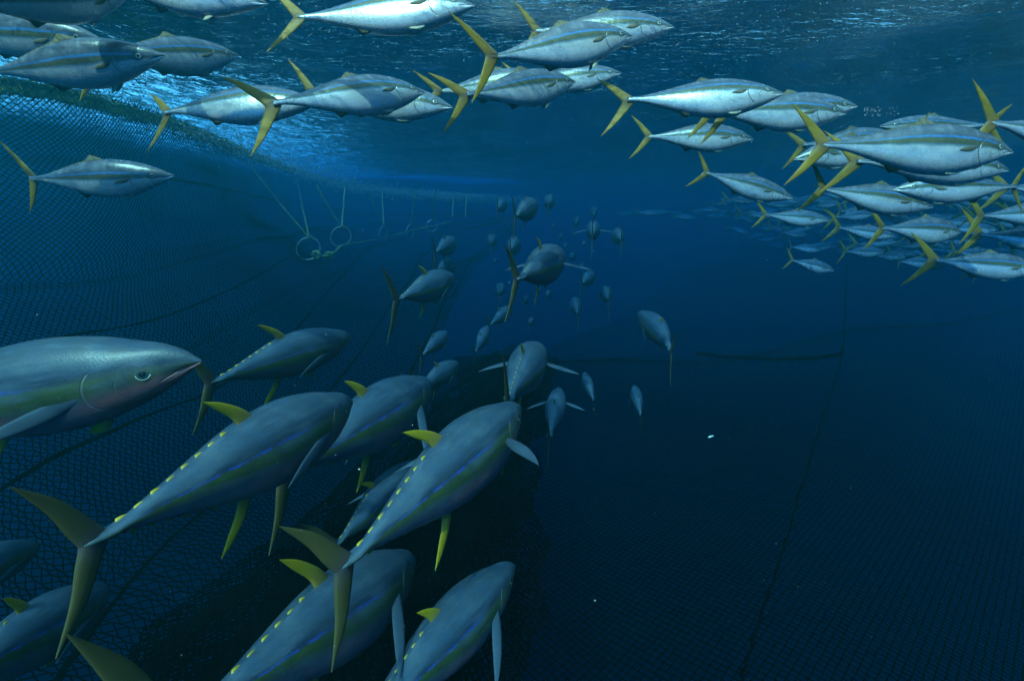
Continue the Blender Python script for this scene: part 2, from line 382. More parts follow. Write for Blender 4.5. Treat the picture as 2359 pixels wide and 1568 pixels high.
BOT = [(-1.4, -1.2, -2.2), (-1.0, .6, -2.3), (-1.05, 2.1, -2.25), (-1.05, 4, -2.0), (-.95, 7, -1.6), (-.6, 10, -1.2), (0, 14, -.85), (.3, 19, -.5), (.3, 26, -.2)]
def wall_grid(nu, nv, off=0.0, v0=0, v1=1, seed=0):
    top = catmull(rim_pts(), 600); top = [p for p in top if p.y < 27]
    ln = [0.]
    for a_, b_ in zip(top, top[1:]): ln.append(ln[-1] + (b_ - a_).length / (1 + max(0, (a_ + b_).y / 2 - 4) * .12))
    tt = np.linspace(0, ln[-1], nu + 1); A_ = np.array([tuple(p) for p in top])
    top = [Vector((float(np.interp(t, ln, A_[:, 0])), float(np.interp(t, ln, A_[:, 1])), float(np.interp(t, ln, A_[:, 2])))) for t in tt]
    bot = catmull([(p[0], p[1], p[2]) for p in BOT], 400)
    by = np.array([p.y for p in bot])
    G = np.zeros((nu + 1, nv + 1, 3))
    for i, t in enumerate(top):
        yb = t.y * .93 - .35
        b = bot[int(np.argmin(abs(by - yb)))]
        c = Vector((t.x * 1.0 + b.x * .0 - .1, (t.y + b.y) / 2, -.95))
        
        for j in range(nv + 1):
            v = v0 + (v1 - v0) * j / nv
            p = t * (1 - v) ** 2 + c * 2 * v * (1 - v) + b * v * v
            s = t.y * 1.1
            amp = min(1, v * 5) * .065
            f = math.sin(v * 17 + s * .55 + 1.2 * math.sin(s * .4)) * .55 + math.sin(v * 31 - s * .8 + 2) * .28 \
                + noise.noise(Vector((s * .55, v * 5, seed))) * 1.3
            f -= 1.1 * max(0, math.sin(v * 26 - s * .35 + 1.5 * noise.noise(Vector((s * .2, v * 2, 8))))) ** 8
            q = noise.noise(Vector((s * .3, v * 7, 5 + seed)))
            G[i, j] = (p.x + amp * f * 1.1 + off, p.y, p.z + amp * f * .5 + .09 * q)
    return G
def build_wall():
    G = wall_grid(780, 184)
    V, Q = diamond(G, fade_r(.0034, 5, 14, .30), jitter=.0009)
    G = wall_grid(520, 88)
    o = link('net_panel', raw_mesh('net_panel', V, Q, False), M['net'])
    root = bpy.data.objects.new('net_wall', None); C.objects.link(root); root.location = (0, 0, 0)
    tag(root, 'black mesh net wall hanging in folds from the weedy float rope at left', 'net')
    o.parent = root
    # seam ropes along the fold lines, with frayed tufts
    for v0, rr, a, b in ((.52, .006, 0, 420), (.70, .008, 0, 510), (.86, .008, 0, 510), (.985, .012, 0, 510)):
        path = []
        for i in range(a, b, 3):
            jf = 88 * (v0 + .015 * math.sin(i * .03)); j = min(86, int(jf)); fj = jf - j if jf < 87 else 0
            path.append(Vector(G[i, j]).lerp(Vector(G[i, j + 1]), fj) + Vector((0.008, -.004, 0)))
        rad = [rr * (1 + .7 * max(0, noise.noise(Vector((k * .11, v0 * 9, 0)))) * 2) for k in range(len(path))]
        v, q = tube(path, rad, 5, rough=.35)
        link('seam_rope', raw_mesh('seam_rope', [tuple(x) for x in v], q), M['net'], root)
    # gathered hem at the rope: a denser second layer
    H2 = wall_grid(600, 7, off=.03, v0=0.0, v1=.055, seed=4)
    V, Q = diamond(H2, .003, jitter=.005)
    link('net_hem', raw_mesh('net_hem', V, Q, False), M['net'], root)
    # weedy float rope with fuzz
    path = [Vector(p) - Vector((0, 0, .03)) for p in catmull(rim_pts(), 900) if p.y < 40]
    rad = [.024 * min(1.6, max(.45, path[i].y / 7)) * (1 + .35 * noise.noise(Vector((i * .13, 0, 0)))) for i in range(len(path))]
    parts = [tube(path, rad, 7, rough=.4)]
    P0, P1, rr = [], [], []
    for i in range(26000):
        k = int(R.random() ** 1.1 * (len(path) - 2)); p = path[k].lerp(path[k + 1], R.random())
        d = Vector((R.gauss(0, 1), R.gauss(0, 1), R.gauss(-.5, 1))).normalized() * R.uniform(.02, .06) * min(1.5, max(.35, p.y / 7))
        if R.random() < .3: d.z -= .06
        P0.append(tuple(p)); P1.append(tuple(p + d)); rr.append(R.uniform(.002, .0055))
    parts.append(twines(P0, P1, rr))
    V, Q = cat_parts(parts)
    link('float_rope', raw_mesh('float_rope', V, Q), M['weed'], root)
build_wall()

def floor_z(x, y):
    z = -1.92 + 0 * x
    z = z + .10 * np.sin(x * .9 + y * .5) + .06 * np.sin(x * 2.1 - y * 1.3 + 1)
    far = np.clip(y - (6.9 + .12 * x), 0, None); z = z + .13 * far
    rt = np.clip(x - 3.6, 0, None); z = z + .11 * rt ** 1.3
    lf = np.clip(.4 - x, 0, None); z = z + .25 * lf
    z = z - .10 * np.exp(-((y - 6.6 - .1 * x) / .35) ** 2)
    return z
def build_floor_net():
    c = .022
    nu, nv = int(11.5 / c), int(12.5 / c)
    i, j = np.meshgrid(np.arange(nu), np.arange(nv), indexing='ij')
    a = .35
    gx, gy = i * c, j * c
    X = -1.2 + gx + .12 * np.sin(gy * .8) + .25 * gy * a * 0; Y = .6 + gy + .15 * np.sin(gx * .6)
    G = np.stack([X, Y, floor_z(X, Y)], -1)
    inb = lambda p: (p[:, 0] > -.15 * p[:, 1] + .15) & (p[:, 1] < 6.3 + 1.15 * p[:, 0] + .25 * np.sin(p[:, 0] * 2.3))
    V, Q = diamond(G, fade_r(.0025, 4.5, 10, .22), mask=inb, jitter=.0014, knot=.0050, knot_mask=lambda k: inb(k) & (k[:, 1] < 5.5))
    root = bpy.data.objects.new('net_floor', None); C.objects.link(root)
    tag(root, 'dark knotted mesh net floor sloping up across the lower right', 'net')
    link('net_panel', raw_mesh('net_panel', V, Q, False), M['net_blue'], root)
    def on_floor(px, py):
        r = ray(px, py); t = .5
        while t < 30:
            p = r * t
            if p.z < float(floor_z(np.array(p.x), np.array(p.y))): break
            t += .02
        return r * t + Vector((0, 0, .015))
    line = catmull([on_floor(*p) for p in [(1700, 1640), (1725, 1500), (1790, 1310), (1850, 1110), (1905, 930), (1937, 828), (1944, 740), (1948, 660), (1950, 610)]], 150)
    v, q = tube([p + Vector((R.gauss(0, .004), R.gauss(0, .004), 0)) for p in line], [.0055 + .004 * R.random() ** 3 for _ in line], 5)
    link('seam_rope', raw_mesh('seam_rope', [tuple(x) for x in v], q), M['net'], root)
    line = catmull([on_floor(*p) + Vector((0, 0, .03)) for p in [(1603, 821), (1690, 830), (1780, 834), (1870, 832), (1940, 822)]], 60)
    parts = [tube(line, [.014 + .01 * R.random() for _ in line], 6, rough=.4)]
    P0, P1 = [], []
    for k in range(300):
        p = line[R.randrange(60)]; P0.append(tuple(p)); P1.append(tuple(p + Vector((R.gauss(0, .03), R.gauss(0, .03), R.gauss(0, .03)))))
    parts.append(twines(P0, P1, .004)); V, Q = cat_parts(parts)
    link('lead_line', raw_mesh('lead_line', V, Q), M['net'], root)
build_floor_net()

def build_bunch():
    # layers of heavy netting bunched on the bottom under the tuna
    L = [(-2.2, .4), (-1.65, 1.6), (-1.2, 3), (-.6, 5), (-.1, 6.6), (.2, 7.6)]
    Rr = [(.02, .4), (.12, 1.6), (.27, 3), (.48, 5), (.5, 6.6), (.5, 7.6)]
    nu, nv = 330, 124
    lp = catmull([(a, b, 0) for a, b in L], nu - 1); rp = catmull([(a, b, 0) for a, b in Rr], nu - 1)
    parts = []
    for k in range(4):
        G = np.zeros((nu, nv, 3)); q = 7.3 * k
        for i in range(nu):
            for j in range(nv):
                t = j / (nv - 1); p = lp[i].lerp(rp[i], t)
                f = noise.noise(Vector((p.x * 2.2 + q, p.y * .6, 1))) * .13 + abs(math.sin(t * 19 + p.y * .9 + q)) * .04 + noise.noise(Vector((p.x * 9, p.y * 6, 3 + q))) * .02
                G[i, j] = (p.x + .05 * noise.noise(Vector((p.x * 3, p.y * 3, q))), p.y + .05 * noise.noise(Vector((p.x * 3, p.y * 3, q + 5))), -1.80 + f - .06 * k)
        cut = np.random.RandomState(k).uniform(-.5, 1, 8)
        def inside(P, k=k):
            ly = np.interp(P[:, 1], [a[1] for a in L], [a[0] for a in L]); ry = np.interp(P[:, 1], [a[1] for a in Rr], [a[0] for a in Rr])
            w = .07 * k + .10 * np.sin(P[:, 1] * 2.1 + k * 2) + .06 * np.sin(P[:, 1] * 5.3 + k)
            return (P[:, 0] > ly + w + .06) & (P[:, 0] < ry - w * 1.3 - .10) & (P[:, 1] < 6.3 - .8 * k + .3 * np.sin(P[:, 0] * 4 + k))
        parts.append(diamond(G, fade_r(.0046, 3, 8, .35), mask=inside, jitter=.003))
    V, Q = cat_parts(parts)
    o = link('net_bunch', raw_mesh('net_bunch', V, Q, False), M['net'])
    tag(o, 'heap of black bunched netting on the bottom, under the lower tuna', 'net')
build_bunch()

# ------------------------------------------------------------------ purse rings and bridles
def build_rings():
    rings = [((710, 573), 7.4, .16, 70, [(570, 372), (683, 408)], 'rusty dark ring hanging by two ropes, nearest and lowest of the net rings'),
             ((785, 545), 8.6, .165, 65, [(728, 425), (794, 432)], 'pale steel ring on a rope bridle, second from the left along the net wall'),
             ((882, 540), 12, .20, 12, [(845, 440), (880, 440)], 'narrow edge-on steel ring, third from the left along the net wall'),
             ((945, 534), 13.0, .19, 20, [(957, 438)], 'edge-on pale steel ring, fourth from the left along the net wall'),
             ((995, 520), 13.6, .15, 75, [(1003, 441)], 'faint steel ring far along the net wall, last before the haze')]
    ends = []
    for (c, d, r, ang, tops, lab) in rings:
        cc = P(c[0], c[1], d); root = bpy.data.objects.new('net_ring', None); C.objects.link(root); root.location = cc
        tag(root, lab, 'ring', 'steel rings hung on bridles from the float rope')
        a = math.radians(ang); ex = Vector((math.sin(a), math.cos(a), 0)); ez = Vector((.15, 0, 1)).normalized()
        path = [ex * math.cos(t) * r + ez * math.sin(t) * r for t in [k * 6.2832 / 48 for k in range(48)]]
        v, q = tube(path, .010, 8, closed=True)
        link('steel_loop', raw_mesh('steel_loop', [tuple(x) for x in v], q), M['steel'], root)
        topp = ez * r
        parts = []
        for k in range(3):   # rope lashing round the top of the loop
            pt = [topp + ex * (.02 * (k - 1)) + Vector((0, .02 * math.sin(t), .022 * math.cos(t))) + ex * .004 * t for t in [x * .5 for x in range(14)]]
            parts.append(tube(pt, .009, 6))
        V, Q = cat_parts([([tuple(x) for x in v_], q_) for v_, q_ in parts])
        link('lashing', raw_mesh('lashing', V, Q), M['rope'], root)
        for i, tp in enumerate(tops):
            t0 = on_z(tp[0], tp[1], SURF - .06)
            if t0.y > d * 2.3 or t0.y < d * .6: t0 = P(tp[0], tp[1], d * (.95 if i == 0 else 1.08))
            p = [topp.lerp(t0 - cc, k / 30) + Vector((.004 * math.sin(k * .5), 0, -.03 * math.sin(k / 30 * math.pi))) for k in range(31)]
            rad = .010 if i == 0 and len(tops) > 1 else .016
            v, q = tube(p, rad, 6, twist=.6)
            link('bridle_rope', raw_mesh('bridle_rope', [tuple(x) for x in v], q), M['rope'], root)
        ends.append((cc, r))
    # pursing rope threaded through the rings
    pts = [P(728, 587, 7.4), P(742, 590, 7.45), P(757, 589, 7.55), P(772, 580, 7.9), P(788, 566, 8.5), P(812, 561, 9.1), P(880, 549, 12), P(948, 531, 13), P(1010, 517, 13.8), P(1040, 510, 14.4)]
    path = catmull(pts, 140)
    v, q = tube(path, [.022 if 25 < i < 62 else .013 for i in range(141)], 8, twist=.7)
    parts = [([tuple(x) for x in v], q)]
    for k in range(2):
        c = pts[0] if k == 0 else pts[2]
        v, q = tube([c + Vector((.05 * math.cos(t), .03 * math.sin(t * .5), .05 * math.sin(t))) for t in [x * .45 for x in range(22)]], .02, 6); parts.append(([tuple(x) for x in v], q))
    V, Q = cat_parts(parts)
    tag(link('purse_rope', raw_mesh('purse_rope', V, Q), M['rope']), 'green knotted rope threaded through the steel rings below the net rim', 'rope')
    # loose hanging ropes farther along the wall
    for (x, y0, y1, d) in ((1043, 446, 498, 13.5), (1073, 448, 500, 13.8)):
        p = [P(x + 1.2 * math.sin(k * .3), y0 + (y1 - y0) * k / 20, d) for k in range(21)]
        v, q = tube(p, .016, 6, twist=.5)
        tag(link('hanging_rope', raw_mesh('hanging_rope', [tuple(a) for a in v], q), M['rope']),
            'faint rope hanging from the far net rim, %s of the two beyond the last ring' % ('left' if x < 1060 else 'right'), 'rope', 'loose ropes far along the rim')
build_rings()
# ------------------------------------------------------------------ fish
KPROF = dict(s=[0, .012, .03, .08, .15, .25, .38, .5, .62, .75, .86, .94, 1.0, 1.03],
             t=[.002, .010, .019, .046, .075, .103, .122, .118, .098, .065, .037, .020, .015, .013],
             b=[.002, .010, .017, .042, .073, .108, .136, .136, .114, .076, .042, .022, .016, .014],
             w=[.002, .009, .015, .034, .053, .070, .080, .077, .064, .043, .026, .017, .012, .008])
TPROF = dict(s=[0, .012, .03, .08, .15, .25, .38, .5, .62, .75, .86, .93, .965, 1.0, 1.02],
             t=[.002, .012, .024, .056, .089, .119, .137, .131, .108, .070, .037, .019, .013, .012, .010],
             b=[.002, .010, .020, .050, .084, .118, .139, .134, .110, .071, .037, .019, .013, .012, .010],
             w=[.002, .011, .019, .042, .068, .092, .106, .101, .083, .055, .031, .024, .030, .018, .008])
for _k in ('t', 'b', 'w'): TPROF[_k] = [v * .91 for v in TPROF[_k]]
for _i, _v in ((2, .031), (3, .060)): TPROF['t'][_i] = _v
def interp(pr, k, s):
    xs, ys = pr['s'], pr[k]
    if s <= xs[0]: return ys[0]
    if s >= xs[-1]: return ys[-1]
    i = max(j for j in range(len(xs)) if xs[j] <= s); i = min(i, len(xs) - 2)
    f = (s - xs[i]) / (xs[i + 1] - xs[i])
    p0 = ys[max(i - 1, 0)]; p3 = ys[min(i + 2, len(ys) - 1)]; h = xs[i + 1] - xs[i]
    m1 = (ys[i + 1] - p0) / (xs[i + 1] - xs[max(i - 1, 0)]) * h
    m2 = (p3 - ys[i]) / (xs[min(i + 2, len(xs) - 1)] - xs[i]) * h
    f2, f3 = f * f, f ** 3
    return (2 * f3 - 3 * f2 + 1) * ys[i] + (f3 - 2 * f2 + f) * m1 + (-2 * f3 + 3 * f2) * ys[i + 1] + (f3 - f2) * m2

def bend_fn(bend, swing):
    # centreline offset y(s): C-shaped arch plus a tail swing behind the middle
    def c(s):
        q = max(0, (s - .35)) / .65
        return bend * 4 * s * (1 - s) * (1 if s <= 1 else .6) + swing * (q * q - s * .0) * (1 if s <= 1 else 1) - swing * max(0, min(s, 1)) ** 3 * (1 if s <= 1 else 1)
    def f(x, y, z):
        s = .5 - x; e = .004
        sc = min(s, 1.0); y0 = c(sc); dy = (c(sc + 0) - c(sc - e)) / e     # slope per s
        if s > 1: y0 += dy * (s - 1)
        th = math.atan(dy)
        return (.5 - s * 1.0 - y * math.sin(-th) * -1 * -1, y0 + y * math.cos(th), z)
    return f
def mesh_uv(name, V, Q, UV, smooth_=True):
    me = bpy.data.meshes.new(name); me.from_pydata([tuple(v) for v in V], [], [tuple(q) for q in Q])
    l = me.uv_layers.new(name='uv')
    li = np.empty(len(me.loops), np.int32); me.loops.foreach_get('vertex_index', li)
    uv = np.asarray(UV, np.float32)[li]; l.data.foreach_set('uv', uv.ravel())
    me.polygons.foreach_set('use_smooth', np.full(len(me.polygons), smooth_)); me.update()
    return me
def body_mesh(sp, lod, bf):
    pr = KPROF if sp == 'king' else TPROF
    nu, nt = ((64, 32), (34, 20), (18, 12))[lod]
    smax = 1.03 if sp == 'king' else 1.02
    V, UV, Q = [], [], []
    for i in range(nu + 1):
        f = i / nu; s = smax * (f ** 1.35 if f < .35 else (.35 ** 1.35 + (f - .35) / .65 * (1 - .35 ** 1.35)))
        t, b, w = interp(pr, 't', s), interp(pr, 'b', s), interp(pr, 'w', s)
        for j in range(nt):
            a = j / nt * 2 * math.pi; sa, ca = math.sin(a), math.cos(a)
            z = (t if sa > 0 else b) * (abs(sa) ** (1.0 if sp == 'king' else .95)) * (1 if sa > 0 else -1)
            y = w * math.copysign(abs(ca) ** (.88 if sp == 'king' else .85), ca)
            if s < .085:                                    # mouth groove
                g = math.exp(-((sa + .22 + (s * 1.5)) / .16) ** 2) * (1 - s / .085)
                y *= 1 - .75 * g; 
            if s < .03 and sa < -.1: pass
            if s > .9 and sp == 'tuna':                      # flat caudal keels
                y = w * math.copysign(abs(ca) ** 2.6, ca) * .55 + y * .45
            eye = (math.exp(-((s - .12) / .02) ** 2)) * math.exp(-((sa - .2) / .2) ** 2)
            y *= 1 + .05 * eye
            gil = 1 / (1 + math.exp((s - .255 + .1 * (sa + .1) ** 2) / .004)) * (1 if s > .18 else 0)
            y *= 1 + .035 * gil * (1 if lod == 0 else .4)
            V.append(bf(.5 - s, y, z)); UV.append((s, .5 + .5 * math.copysign(abs(sa), sa)))
    for i in range(nu):
        for j in range(nt):
            j2 = (j + 1) % nt; Q.append((i * nt + j, (i + 1) * nt + j, (i + 1) * nt + j2, i * nt + j2))
    V.append(bf(.5, 0, 0)); UV.append((0, .5)); k = len(V) - 1
    for j in range(nt): Q.append((k, j, (j + 1) % nt))
    V.append(bf(.5 - smax, 0, 0)); UV.append((1, .5)); k = len(V) - 1
    for j in range(nt): Q.append((k, nu * nt + (j + 1) % nt, nu * nt + j))
    return mesh_uv('body', V, Q, UV)
def fin_geo(lead, trail, th, frame, bf, nc=5, ns=None):
    """lead/trail: lists of 2D points root->tip; frame maps (p, q, h) to body space"""
    n = len(lead); V, UV, Q = [], [], []
    for i in range(n):
        v = i / (n - 1)
        for side in (1, -1):
            for k in range(nc):
                u = k / (nc - 1)
                p = lead[i][0] * (1 - u) + trail[i][0] * u; q = lead[i][1] * (1 - u) + trail[i][1] * u
                h = side * th * (1 - v * .85) * math.sin(math.pi * (u * .9 + .02)) ** .7 if 0 < k < nc - 1 else side * th * .08
                V.append(bf(*frame(p, q, h))); UV.append((u, v))
    st = nc * 2
    for i in range(n - 1):
        for s_ in (0, 1):
            for k in range(nc - 1):
                a = i * st + s_ * nc + k; q = (a, a + 1, a + 1 + st, a + st)
                Q.append(q if s_ == 0 else q[::-1])
        Q.append((i * st, i * st + st, i * st + st + nc, i * st + nc))
        a = i * st + nc - 1; Q.append((a, a + nc, a + nc + st, a + st))
    return V, Q, UV
def join_geo(gs):
    V, Q, UV = [], [], []
    for v, q, u in gs:
        o = len(V); V += v; Q += [tuple(x + o for x in f) for f in q]; UV += u
    return V, Q, UV
def curve2(pts, n): return [(p.x, p.y) for p in catmull([(a, b, 0) for a, b in pts], n)]
vert = lambda p, q, h: (p, h, q)

def caudal(sp, bf, lod, tl=1.0, yaw=0.0, fold=1.0):
    n = (14, 8, 5)[lod]
    gs = []
    for sg in (1, -1):
        if sp == 'king':
            lead = [(-.465, -.012), (-.492, .026), (-.555, .090), (-.635, .165), (-.735, .236)]
            trail = [(-.566, -.012), (-.574, .012), (-.602, .055), (-.658, .135), (-.738, .237)]
        else:
            lead = [(-.455, -.012), (-.480, .026), (-.522, .090), (-.580, .170), (-.676, .253)]
            trail = [(-.556, -.012), (-.563, .012), (-.582, .055), (-.615, .142), (-.679, .254)]
        k = 1.0 if sg > 0 else 1.05
        L = curve2(lead, n); T = curve2(trail, n)
        def fr(p, q, h, sg=sg, k=k):
            x = p + .46; x = x * tl; q = q * tl * k * fold
            y = h + (-x) * math.tan(yaw) if x < 0 else h
            return (-.46 + x, y, sg * q)
        gs.append(fin_geo(L, T, .010 if sp == 'king' else .012, fr, bf, (7, 5, 4)[lod]))
    return mesh_uv('tail_fin', *join_geo(gs)[0:2], join_geo(gs)[2])
def top_z(sp, s, sg=1):
    pr = KPROF if sp == 'king' else TPROF
    return interp(pr, 't' if sg > 0 else 'b', s) * sg * .97
def ridge_fin(sp, bf, s0, s1, hgt, lobe, sg, lod):
    """low long fin with a short raised lobe at its front"""
    n = (26, 12, 7)[lod]; V, Q, UV = [], [], []
    for i in range(n + 1):
        f = i / n; s = s0 + (s1 - s0) * f
        h = hgt * (1 - f) ** .6 * (1 + .12 * (i % 2 if lod == 0 else 0)) + lobe * math.exp(-((f - .10) / .09) ** 2) * min(1, f * 14)
        zb = top_z(sp, s, sg) - .006 * sg
        for y in (.004, -.004): V.append(bf(.5 - s, y, zb)); UV.append((f, 0))
        V.append(bf(.5 - s - .04 * min(1, h * 20), 0, zb + sg * h)); UV.append((f, 1))
    for i in range(n):
        a = i * 3; Q += [(a, a + 3, a + 5, a + 2), (a + 1, a + 2, a + 5, a + 4)]
    return V, Q, UV
def sickle(sp, bf, s0, base, hgt, sweep, sg, lod):
    n = (10, 6, 4)[lod]
    lead = curve2([(0, 0), (-.30 * sweep, .45 * hgt), (-.68 * sweep, .82 * hgt), (-sweep, hgt)], n)
    trail = curve2([(-base, -.004), (-base * .92 - .10 * sweep, .22 * hgt), (-.62 * sweep - base * .35, .62 * hgt), (-sweep - .002, hgt)], n)
    z0 = top_z(sp, s0, sg) - .012 * sg
    def fr(p, q, h): 
        zz = top_z(sp, s0 - p if q < .02 else s0 - p * 0, sg) - .012 * sg
        return (.5 - s0 + p, h, (top_z(sp, min(1, s0 - p), sg) - .012 * sg) * max(0, 1 - q / (hgt * .35)) + z0 * min(1, q / (hgt * .35)) + sg * q)
    return fin_geo(lead, trail, .007, fr, bf, (6, 5, 4)[lod])
def paddle(bf, org, ax, ex, ln, wd, lod, curve=0.0):
    """pectoral or pelvic fin: org, axis direction, chord direction (body space)"""
    n = (12, 7, 4)[lod]
    ax = Vector(ax).normalized(); ex = Vector(ex); ex = (ex - ax * ex.dot(ax)).normalized(); no = ax.cross(ex)
    lead = curve2([(0, 0), (.06 * wd, .35), (-.10 * wd, .72), (-.45 * wd, 1.0)], n)
    trail = curve2([(-.55 * wd, -.02), (-.95 * wd, .30), (-.85 * wd, .66), (-.47 * wd, 1.001)], n)
    def fr(p, q, h):
        v = Vector(org) + ax * (q * ln) + ex * (p - curve * ln * q * q) + no * (h + curve * .4 * ln * q * q)
        return tuple(v)
    return fin_geo(lead, trail, .006, fr, bf, (6, 5, 4)[lod])
def disc(bf, s, z, y, side, r, bulge, n, tilt=0.0):
    V, Q, UV = [], [], []
    for k in range(3):
        rr = r * (1, .7, .3)[k]; hh = bulge * (0, .7, 1)[k]
        for j in range(n):
            a = j / n * 6.2832
            dz = rr * math.sin(a)
            V.append(bf(.5 - s + rr * math.cos(a), side * (y + hh - dz * tilt - rr * math.cos(a) * (.36 if r > .0136 * 1.0 or n == 21 else .28) + .0008), z + dz)); UV.append((k / 3, j / n))
    for k in range(2):
        for j in range(n):
            a, b = k * n + j, k * n + (j + 1) % n; q = (a, b, b + n, a + n); Q.append(q if side < 0 else q[::-1])
    Q.append(tuple(2 * n + j for j in (range(n) if side < 0 else reversed(range(n)))))
    return V, Q, UV

CACHE = {}
def fish_parts(sp, lod, bend, swing, tl, tyaw, pec, d2, fold):
    key = (sp, lod, round(bend, 2), round(swing, 2), round(tl, 2), round(tyaw, 1), pec, round(d2, 2), round(fold, 2))
    if key in CACHE: return CACHE[key]
    bf = bend_fn(bend, swing); out = []     # (name, mesh, material, parent index or None)
    def add(name, geo, mat, par=None):
        me = geo if isinstance(geo, bpy.types.Mesh) else mesh_uv(name, *geo[0:2], geo[2]); me.name = name
        me.materials.append(mat); out.append((name, me, par)); return len(out) - 1
    add('body', body_mesh(sp, lod, bf), M[sp])
    add('tail_fin', caudal(sp, bf, lod, tl, tyaw, fold), M['king_tail' if sp == 'king' else 'tuna_tail'])
    pr = KPROF if sp == 'king' else TPROF
    if sp == 'king':
        add('dorsal_fin', ridge_fin(sp, bf, .44, .96, .016, .026, 1, lod), M['king_fin'])
        if lod < 2:
            add('anal_fin', ridge_fin(sp, bf, .60, .96, .012, .024, -1, lod), M['king_pale' if pec % 2 else 'king_fin'])
            for side in (1, -1):
                y = interp(pr, 'w', .28) * .96
                add('pectoral_fin', paddle(bf, (.5 - .275, side * y, .004), (-1, side * .12, -.16), (0, 0, 1), .10, .028, lod), M['king_fin'])
                add('pelvic_fin', paddle(bf, (.5 - .30, side * .018, -.112), (-1, side * .15, -.15 if pec < 2 else -.95), (0, side * .3, 1) if pec < 2 else (1, 0, 0), .09, .022 if pec < 2 else .03, lod), M['king_pale'])
    else:
        add('dorsal_fin', sickle(sp, bf, .50, .075, .085 * d2, .15 * d2, 1, lod), M['tuna_yel'])
        add('anal_fin', sickle(sp, bf, .56, .06, .11 * d2, .13 * d2, -1, lod), M['tuna_yel'])
        if lod < 2:
            for side in (1, -1):
                y = interp(pr, 'w', .27) * .93
                ax = {0: (-1, side * .16, -.18), 1: (-.35, side * 1, -.10), 2: (-.75, side * .55, -.75), 3: (-.55, side * .95, .0)}[pec]
                add('pectoral_fin', paddle(bf, (.5 - .275, side * y, -.005), ax, (0, 0, 1) if pec in (0,) else (1, 0, .25), .24 if pec == 1 else .30, .040, lod, .16 if pec else .05), M['tuna_pec'])
            add('pelvic_fin', paddle(bf, (.5 - .31, .012, -.118), (-1, .1, -.35), (0, 0, 1), .09, .03, lod), M['tuna_yel'])
            for sg in (1, -1):
                for k in range(8):
                    s = .615 + k * .044 + (.02 if sg < 0 else 0); hh = .022 * (1 - k * .05)
                    z = top_z(sp, s, sg); z2 = top_z(sp, s + .03, sg)
                    hh *= .5 + .12 * math.sin(k * 2.7 + sg)
                    V = [bf(.5 - s + .012, 0, z - .001 * sg), bf(.5 - s - .018, .0022, (z + z2) / 2 - .003 * sg), bf(.5 - s - .018, -.0022, (z + z2) / 2 - .003 * sg), bf(.5 - s - .026, 0, z2 - .002 * sg), bf(.5 - s - .024, 0, z2 + sg * hh), bf(.5 - s - .010, 0, z + sg * hh * .45)]
                    add('finlet', (V, [(0, 1, 5), (1, 4, 5), (1, 3, 4), (0, 5, 2), (2, 5, 4), (2, 4, 3)], [(0, 0)] * 6), M['finlet'])
        else:
            V, Q, UV = [], [], []
            for k in range(7):
                s = .62 + k * .05; z = top_z(sp, s, 1); o = len(V)
                V += [bf(.5 - s, .005, z - .003), bf(.5 - s, -.005, z - .003), bf(.5 - s - .04, 0, z + .012)]; UV += [(0, 0)] * 3; Q.append((o, o + 1, o + 2))
            add('finlet_row', (V, Q, UV), M['finlet'])
    if lod < 2:
        es, ez = .122, (.014 if sp == 'king' else .010)
        n = 20 if lod == 0 else 10; r = .0135 if sp == 'king' else .0175
        ye = interp(pr, 'w', es) * .97
        for side in (1, -1):
            if sp == 'king':
                e = add('eye', disc(bf, es, ez, ye, side, r, .0025, n, .25), M['eye_ring'])
                add('pupil', disc(bf, es, ez, ye + .0012, side, r * .66, .003, n, .25), M['pupil'], e)
            else:
                e = add('eye', disc(bf, es, ez, ye, side, r, .002, n, .2), M['eye_ring'])
                add('iris', disc(bf, es, ez, ye + .0008, side, r * .84, .0025, n, .2), M['eye_deep'], e)
                add('pupil', disc(bf, es, ez, ye + .0030, side, r * .46, .002, n, .2), M['pupil'], e)
    CACHE[key] = out
    return out

